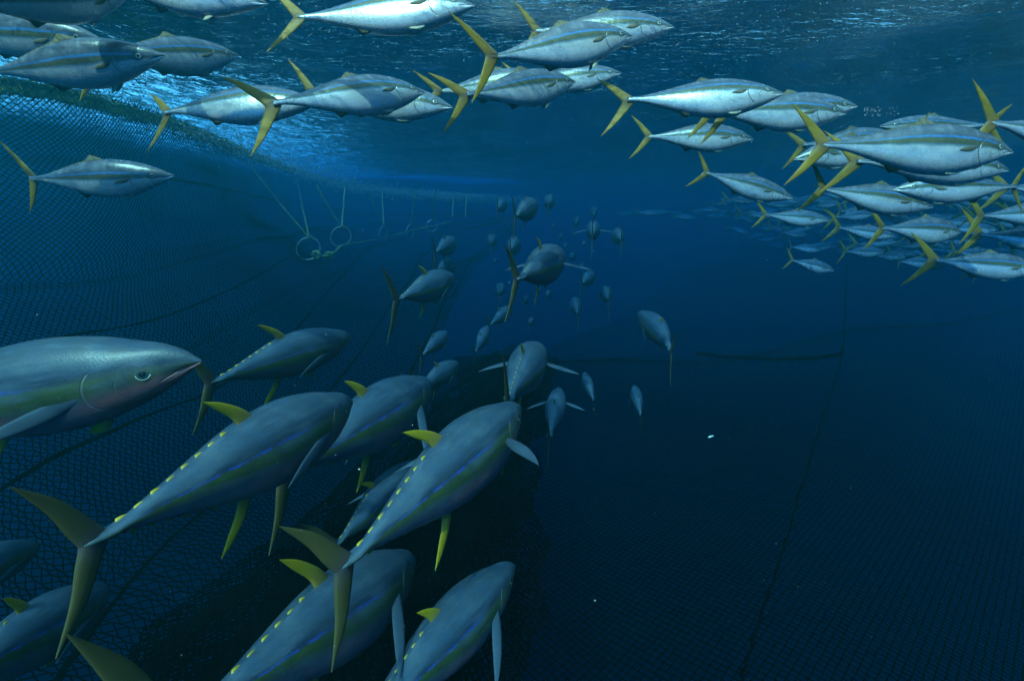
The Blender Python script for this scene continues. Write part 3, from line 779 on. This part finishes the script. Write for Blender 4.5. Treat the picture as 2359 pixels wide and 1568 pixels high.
def place(sp, label, nose, tail, Hpx, L=None, away=1, bend=0., swing=0., roll=0., tl=1., tyaw=0., pec=None, lod=None, d2=1., fold=1., deep=None, group=None, depth=None, roll_clear=True):
    L = L or (.60 if sp == 'king' else 1.0)
    hr = .262 if sp == 'king' else .272
    (nx, ny), (tx, ty) = nose, tail
    chord = math.hypot(nx - tx, ny - ty)
    d0 = depth or F * hr * L / Hpx
    if (P(nx, ny, d0) - P(tx, ty, d0)).length >= L * .985:
        if depth is None: d0 = d0 * L / (P(nx, ny, d0) - P(tx, ty, d0)).length
        A, B = P(nx, ny, d0), P(tx, ty, d0); scale = (A - B).length
    else:
        lo, hi = 0., min(L * 1.2, d0 * 1.6)
        for _ in range(40):
            m = (lo + hi) / 2
            if (P(nx, ny, d0 + away * m * .5) - P(tx, ty, d0 - away * m * .5)).length < L: lo = m
            else: hi = m
        A, B = P(nx, ny, d0 + away * lo * .5), P(tx, ty, d0 - away * lo * .5); scale = L
    ex = (A - B).normalized(); up = Vector((0, 0, 1)); ez = (up - ex * up.dot(ex)).normalized(); ey = ez.cross(ex)
    if sp == 'king': roll = (roll + .14) if B.x < A.x else (-roll - .14)
    ez2 = ez * math.cos(roll) + ey * math.sin(roll); ey = ez2.cross(ex); ez = ez2
    vs = scale * (deep or 1.0)
    tl *= .9 if sp == 'king' else 1
    mat = Matrix(((ex.x * scale, ey.x * scale, ez.x * vs, (A.x + B.x) / 2), (ex.y * scale, ey.y * scale, ez.y * vs, (A.y + B.y) / 2), (ex.z * scale, ey.z * scale, ez.z * vs, (A.z + B.z) / 2), (0, 0, 0, 1)))
    # keep every back below the water surface
    topz = max(A.z, B.z, (A.z + B.z) / 2 + hr * .5 * vs)
    if topz > SURF - .10 and sp == 'king':
        k = (SURF - .10) / topz; mat = Matrix.Scale(max(k, .55), 4) @ mat
    if sp == 'tuna' and roll_clear:
        for _ in range(40):
            a_ = mat.translation; e_ = [a_ + ex * scale * q for q in (-.55, 0, .5)]
            if min(p_.z - .17 * scale * (1 if abs(q_) < 2 else .4) - max(float(floor_z(np.array(p_.x), np.array(p_.y))), -1.62 if p_.x < .6 else -9) for q_, p_ in enumerate(e_)) > 0: break
            k = .97; mat = Matrix.Scale(k, 4) @ mat; scale *= k
    if lod is None: lod = 0 if chord > 170 or Hpx > 80 else (1 if chord > 75 or Hpx > 34 else 2)
    if pec is None: pec = 0
    
    if sp == 'king' and bend == 0 and lod == 0: bend = R.choice((-.03, -.02, -.01, .01, .02, .03)); swing = R.choice((-.04, 0, .04)); tyaw = tyaw or R.choice((-.3, 0, .3))
    name = 'yellowtail_fish' if sp == 'king' else 'tuna'
    root = bpy.data.objects.new(name, None); C.objects.link(root); root.matrix_world = mat; root.empty_display_size = .1
    tag(root, label, 'fish', group or ('yellowtail fish schooling under the surface' if sp == 'king' else 'tuna swimming away along the net'))
    objs = []
    for nm, me, par in fish_parts(sp, lod, bend, swing, tl, tyaw, pec, d2, fold):
        o = bpy.data.objects.new(nm, me); C.objects.link(o); o.parent = root if par is None else objs[par]; objs.append(o)
    return root
K = lambda label, *a, **k: place('king', label, *a, **k)
T = lambda label, *a, **k: place('tuna', label, *a, **k)

# -- yellowtails, upper half, by hand
K('bright silver yellowtail cut by the top edge, its yellow forked tail fully in view', (1095, 14), (698, 40), 102, tl=1.0, bend=.01, roll=.3)
K('hazier yellowtail behind another, its back and head just under the glinting surface', (1553, 63), (1240, 72), 76, tl=.9, fold=1.1)
K('silver yellowtail with a long yellow tail reaching down, overlapping a hazier one above it', (1457, 84), (1140, 131), 95, tl=1.15, pec=2, L=.48)
K('yellowtail with a glowing white cheek, its yellow tail crossing the flank of the fish behind', (978, 214), (640, 236), 93, tl=1.15, roll=.22)
K('greyer yellowtail whose head peeks out below and behind the one with the white cheek', (1043, 248), (722, 212), 76, L=.62, tl=.95)
K('yellowtail with bright flank in front of the glittering net rim, pale pelvic fin hanging down', (735, 238), (388, 258), 92, tl=1.05, pec=2, roll=.3)
K('yellowtail with a narrow curved tail seen nearly edge-on, below the long-tailed one', (1325, 189), (1083, 216), 82, tl=1.0, fold=.9, tyaw=.5, pec=2)
K('half hidden yellowtail with a dark shaded belly, its head just right of the narrow-tailed one', (1432, 169), (1205, 190), 58)
K('yellowtail almost wholly hidden behind the narrow-tailed one, only its thin olive tail stem clear', (1285, 185), (1015, 211), 60, fold=.8)
K('yellowtail at centre right with a white blaze of light on its flank', (1805, 217), (1455, 229), 92, tl=.98, roll=.3)
K('yellowtail blowing past a trail of bubbles, head just clear of the white-blazed one', (1975, 245), (1672, 262), 76, tl=1.0)
K('yellowtail mostly hidden, its pale belly under the fish that leads the bubble trail', (1950, 262), (1640, 258), 60, tl=.9)
K('smaller teal-silver yellowtail alone below the white-blazed one', (1735, 321), (1498, 315), 62, tl=.95)
K('small yellowtail diving slightly downward to the right, below the lone teal-silver one', (1828, 458), (1630, 399), 52, tl=.95, bend=.02)
K('largest yellowtail on the right, full olive stripe and deep yellow forked tail', (2333, 351), (1905, 334), 100, tl=.98)
K('yellowtail with gleaming head tucked directly under the largest one on the right', (2325, 393), (1985, 372), 66, tl=1.1, deep=.9)
K('yellowtail facing left with a pale cheek, below the two large ones on the right', (2055, 437), (2335, 430), 50, tl=1.0, deep=.95)
K('yellowtail facing left at the surface, its head above the back of the largest right one', (2025, 291), (2275, 288), 40, deep=.8, tl=1.2)
K('pale teal yellowtail facing left behind the tail of the largest right one', (1828, 367), (2090, 325), 64)
K('yellowtail mottled white on its back, its small tail left of the largest one\'s tail', (2070, 315), (1856, 333), 50, tl=1.0, tyaw=.4)
K('yellowtail leaving the right edge of the frame, only its tail stem and wide tail visible', (2700, 345), (2292, 284), 96, tl=.95)
K('blue-shaded yellowtail angled down behind the largest right one, with a two-toned olive tail', (2150, 478), (1898, 436), 60, tl=1.1)
K('lone yellowtail in front of the net wall at left, both stripes clear', (402, 405), (78, 411), 82, tl=1.2, roll=-.35)
K('big dim yellowtail entering from the left edge, its eye above the larger dim one', (236, 92), (-140, 70), 98, tl=1., roll=-.5)
K('big shadowed yellowtail at far left with a dark flank, second down from the top corner', (380, 128), (-20, 165), 104, pec=2, roll=-.5)
K('yellowtail with a glowing belly nosing out ahead of the shadowed ones at upper left', (551, 129), (240, 120), 84, fold=1.1, tl=1.1)
K('yellowtail cut by the top edge at upper left, pale pelvic fin hanging below its belly', (617, 10), (255, -32), 92, pec=2)
K('dark blurred yellowtail cut by the top left corner', (305, -22), (-110, 5), 112, roll=-.5)
# -- the dense school at the right, part by hand, part scattered
SCH = 'dense school of yellowtails far at the right'
for (lab, n_, t_, h_, kw) in [
    ('lowest big yellowtail of the right-hand school, tail stem slim, cut by the right edge', (2400, 622), (2162, 600), 44, dict(tl=1.2)),
    ('lowest small yellowtail of the right-hand school, its dark form low against deep blue', (1922, 624), (1826, 600), 30, dict()),
    ('large hazy blue-backed yellowtail in the middle of the right-hand school', (2212, 535), (2035, 525), 56, dict(deep=1.1)),
    ('bright streaked yellowtail at the upper left of the right-hand school', (1912, 508), (1765, 495), 26, dict()),
    ('yellowtail with a bright flank streak just left of the large hazy one in the school', (2062, 545), (1935, 525), 26, dict(tl=1.3)),
    ('yellowtail in the school whose yellow tail hangs at mid right, body cut by the edge', (2480, 488), (2262, 497), 44, dict(tl=1.3)),
    ('yellowtail in the school with a thin yellow tail stem, under the one at mid right', (2470, 560), (2262, 540), 46, dict(tl=1.3)),
    ('dark yellowtail of the school seen edge of frame above the mid right tails', (2500, 440), (2325, 432), 50, dict(tl=1.3))]:
    K(lab, n_, t_, h_, group=SCH, **kw)
ORD = ['first', 'second', 'third', 'fourth', 'fifth', 'sixth', 'seventh', 'eighth', 'ninth', 'tenth', 'eleventh', 'twelfth', 'thirteenth', 'fourteenth', 'fifteenth',
       'sixteenth', 'seventeenth', 'eighteenth', 'nineteenth', 'twentieth', 'twenty-first', 'twenty-second', 'twenty-third', 'twenty-fourth', 'twenty-fifth', 'twenty-sixth', 'twenty-seventh', 'twenty-eighth', 'twenty-ninth', 'thirtieth', 'thirty-first', 'thirty-second']
rows = [('top', 28, 448, 22, 1700), ('second', 32, 474, 30, 1600), ('third', 32, 498, 48, 1640), ('fourth', 30, 522, 66, 1700), ('lowest', 24, 548, 88, 1760)]
for (rn, cnt, y0, slope, xs) in rows:
    xx = sorted(xs + (2400 - xs) * (k + R.random()) / cnt for k in range(cnt))
    for k, x in enumerate(xx):
        f = (x - 1700) / 700
        y = y0 + slope * max(f, 0) * .8 + R.gauss(0, 7 + 9 * f)
        Lp = R.uniform(48, 104) * (.62 + .55 * f); hh = Lp * .262 * R.uniform(1.0, 1.3)
        dirn = -1 if R.random() < .12 else 1; tilt = R.gauss(2, 7)
        lab = '%s from the left in the %s row of the hazy right-hand school%s' % (ORD[k], rn, ', facing left' if dirn < 0 else '')
        K(lab, (x + dirn * Lp / 2, y + tilt), (x - dirn * Lp / 2, y), hh, L=R.uniform(.66, .98), away=R.choice((1, 1, -1)), tl=R.uniform(.9, 1.3),
          bend=round(R.uniform(-.04, .04), 2), tyaw=R.choice((-.5, 0, .5)), group=SCH, lod=1 if Lp > 95 else 2, roll=R.uniform(-.25, .3))
for i in range(15):
    x = 1440 + i * 20 + R.uniform(-6, 6); y = 489 + R.gauss(0, 6); Lp = R.uniform(26, 52)
    K('%s from the left in the far line of faint tiny fish at the horizon' % ORD[i], (x + Lp / 2, y + R.gauss(0, 3)), (x - Lp / 2, y), Lp * .27, group='far line of tiny fish', lod=2, away=1, L=.75)

# -- tunas
T('large tuna at the left edge, profile head with a ringed eye and pinkish belly', (466, 831), (-400, 975), 234, L=1.05, away=-1, pec=0, lod=0, roll=-.1)
T('teal tuna in front of the net wall, with small yellow dorsal fin and dark tail', (811, 776), (487, 879), 112, pec=0, lod=0, d2=1.3, tl=.8, bend=.02)
T('big tuna at lower left with bright blue line, yellow finlets and wide olive tail', (812, 925), (212, 1246), 208, pec=0, lod=0, d2=1.15, tl=.68, roll=.12)
T('tuna just behind the blue-lined one, a stubby pale pectoral fin on its right', (994, 885), (655, 1092), 172, pec=2, lod=0, tl=.7, L=1.3, depth=2.55, roll=.15)
T('small dim tuna with its nose just beyond the stubby-finned one', (1056, 838), (962, 895), 58, lod=1)
T('biggest central tuna, seen from above and behind with both pectoral fins spread', (1200, 938), (792, 1300), 190, pec=3, lod=0, d2=1.2, tl=.74, roll=.25)
T('dark slim tuna squeezed between the two biggest ones', (962, 1064), (772, 1256), 96, pec=3, lod=0, d2=1.1, roll=.25)
T('shadowed tuna at the bottom with a long curved yellow-green dorsal fin', (956, 1288), (395, 1690), 225, pec=2, lod=0, d2=1.35, L=1.1, roll=.2)
T('dim tuna at the lower centre, farthest right of the near group', (1186, 1300), (790, 1720), 168, pec=2, lod=0, d2=.9, roll=.2)
T('dark tuna in the bottom left corner, pale beak pointing up to the right', (254, 1358), (-230, 1640), 165, pec=0, lod=0, L=1.0)
T('teal tuna cut by the left edge behind the wide olive tail', (92, 1258), (-260, 1392), 110, pec=0, lod=0)
T('tuna swimming straight away in mid water, pectoral fins held out flat like wings', (1248, 806), (1170, 922), 118, pec=1, lod=0, d2=.9, bend=.02, tyaw=.0)
T('plump tuna seen from behind in the middle of the far group, upright thin tail', (1292, 590), (1194, 642), 100, pec=1, lod=0, d2=1.0, tyaw=.2, tl=.78)
T('tuna with a clear yellow-green tail, on the left side of the far group', (1046, 640), (916, 689), 78, pec=0, lod=0, d2=1.1, tl=1.05)
T('round far tuna alone just right of the net rings', (1048, 556), (1003, 581), 47, lod=1)
T('far tuna partly hidden behind the one with the clear yellow-green tail', (1046, 608), (1004, 628), 45, lod=1)
T('topmost tuna of the far group, round body near the surface haze', (1232, 472), (1187, 498), 57, lod=1, tl=.9)
T('small ball-like tuna left of the topmost one', (1160, 469), (1147, 480), 34, lod=1)
T('small ball-like tuna right of the topmost one', (1267, 460), (1262, 470), 36, lod=1)
T('far tuna head-on to the haze, above left of the plump one', (1188, 560), (1176, 575), 46, lod=1)
T('tiny tuna at the left end of the far group, level with the plump one', (1134, 548), (1131, 562), 32, lod=1)
T('tiny dim tuna in the haze, leftmost of the upper right cluster', (1329, 504), (1325, 516), 24, lod=2)
T('tiny dim tuna highest in the upper right cluster', (1369, 482), (1366, 496), 26, lod=2)
T('dark tuna with side fins out in the upper right cluster', (1367, 524), (1364, 540), 46, lod=1, pec=1)
T('pale-backed tuna at the right end of the upper right cluster', (1418, 538), (1430, 552), 40, lod=1)
T('small tuna with a dropped thin tail, right of the plump one', (1366, 632), (1340, 653), 38, lod=1)
T('small pear-shaped tuna below right of the one with the dropped thin tail', (1391, 668), (1402, 690), 40, lod=1)
T('small pear-shaped tuna with a bright line, left of its twin', (1323, 692), (1331, 722), 38, lod=1)
T('tiny far tuna below the far left group, above the slim diagonal one', (1154, 660), (1150, 676), 32, lod=1)
T('slim diagonal tuna touching the tail of the one below it', (1180, 708), (1128, 748), 36, lod=1)
T('slim tuna pointing up, directly below the slim diagonal one', (1124, 752), (1094, 812), 36, lod=1)
T('small tuna with olive tail, left of the two slim ones', (1030, 766), (972, 818), 44, lod=1)
T('curved tuna alone at right of the group, body bent with its tail to the right', (1468, 722), (1545, 808), 66, pec=0, lod=0, bend=-.05, d2=.7, tl=.95)
T('small upright tuna above the dark net, left of a similar one', (1344, 858), (1368, 924), 34, lod=1)
T('small upright tuna above the dark net, farthest right of the low ones', (1459, 888), (1476, 958), 37, lod=1)
T('tuna diving away right of the biggest one\'s head, pale thin pectoral fin out', (1288, 896), (1265, 1006), 66, pec=1, lod=0, d2=.7)
for gi, (x, y, h) in enumerate(sorted(((1290, 545, 16), (1240, 668, 18), (1262, 676, 20), (1318, 590, 20), (1340, 612, 14), (1210, 690, 22), (1222, 740, 20), (1345, 560, 14), (1302, 566, 14), (1140, 600, 12), (1275, 520, 12)))):
    T('%s from the left of the tiny ghostly tunas fading into haze' % ORD[gi], (x + R.uniform(2, 5), y - 3), (x - R.uniform(2, 5), y + 5), h, lod=2, group='ghostly far tunas')

# ------------------------------------------------------------------ drifting particles, bubbles
def specks(name, pts, mat, label):
    V, Q = [], []
    parts = []
    for (p, r) in pts:
        off = [(1, 0, 0), (0, 1, 0), (0, 0, 1), (-1, 0, 0), (0, -1, 0), (0, 0, -1)]
        o = len(V)
        j = [R.uniform(.5, 1.3) for _ in off]
        V += [tuple(p + Vector(a) * r * k) for a, k in zip(off, j)]
        for a in (0, 3):
            for b in (1, 4):
                for c in (2, 5): Q.append((o + a, o + b, o + c))
    me = raw_mesh(name, V, Q)
    tag(link(name, me, mat), label, kind='stuff')
pts = []
for _ in range(900):
    x, y, d = R.uniform(0, W), R.uniform(0, H), R.uniform(.7, 6)
    p = P(x, y, d)
    if p.z > SURF - .08: continue
    pts.append((p, R.uniform(.0004, .0013) * (1 if R.random() < .94 else 2.2) * (.5 + d * .25)))
specks('marine_snow', pts, M['speck'], 'pale specks drifting in the water')
pts = []
for _ in range(520):
    x = R.uniform(600, 2100); p = on_z(x, R.uniform(5, 330), SURF - R.uniform(.06, .16))
    if p.y > 9: continue
    pts.append((p, R.uniform(.001, .0028)))
for _ in range(70):
    p = P(1990 + R.random() ** 1.6 * 80, 246 + R.random() * 22 , 2.3 + R.gauss(0, .05)); pts.append((p, R.uniform(.001, .003)))
for _ in range(11000):
    k = int(125 + 134 * R.random() ** .8); q = R.random(); w = .25 + RIM[k].y * .03
    p = RIM[k].lerp(RIM[k + 1], q) + Vector((abs(R.gauss(0, w)) + .02, R.gauss(0, w), -.09 - abs(R.gauss(0, .03 + .004 * RIM[k].y))))
    pts.append((p, R.uniform(.002, .0048) * (1 + (RIM[k].y / 8) ** 2)))
specks('bubbles', pts, M['speck'], 'bubbles')
# a scrap of bait drifting over the net
def bait():
    p = P(1636, 1007, 2.4); V = []; Q = []
    prof = [(0, .001), (.2, .008), (.5, .011), (.8, .005), (.88, .002), (1, .010)]
    for (s, r) in prof:
        for j in range(6): V.append(p + Vector((-.02 + .04 * s, r * .4 * math.cos(j * 1.047), r * math.sin(j * 1.047) + .012 * s)) * .6)
    for i in range(5):
        for j in range(6): Q.append((i * 6 + j, i * 6 + (j + 1) % 6, i * 6 + 6 + (j + 1) % 6, i * 6 + 6 + j))
    tag(link('bait_scrap', raw_mesh('bait_scrap', [tuple(v) for v in V], Q), M['speck']), 'tiny bright pale scrap drifting over the dark net floor', 'bait')
bait()
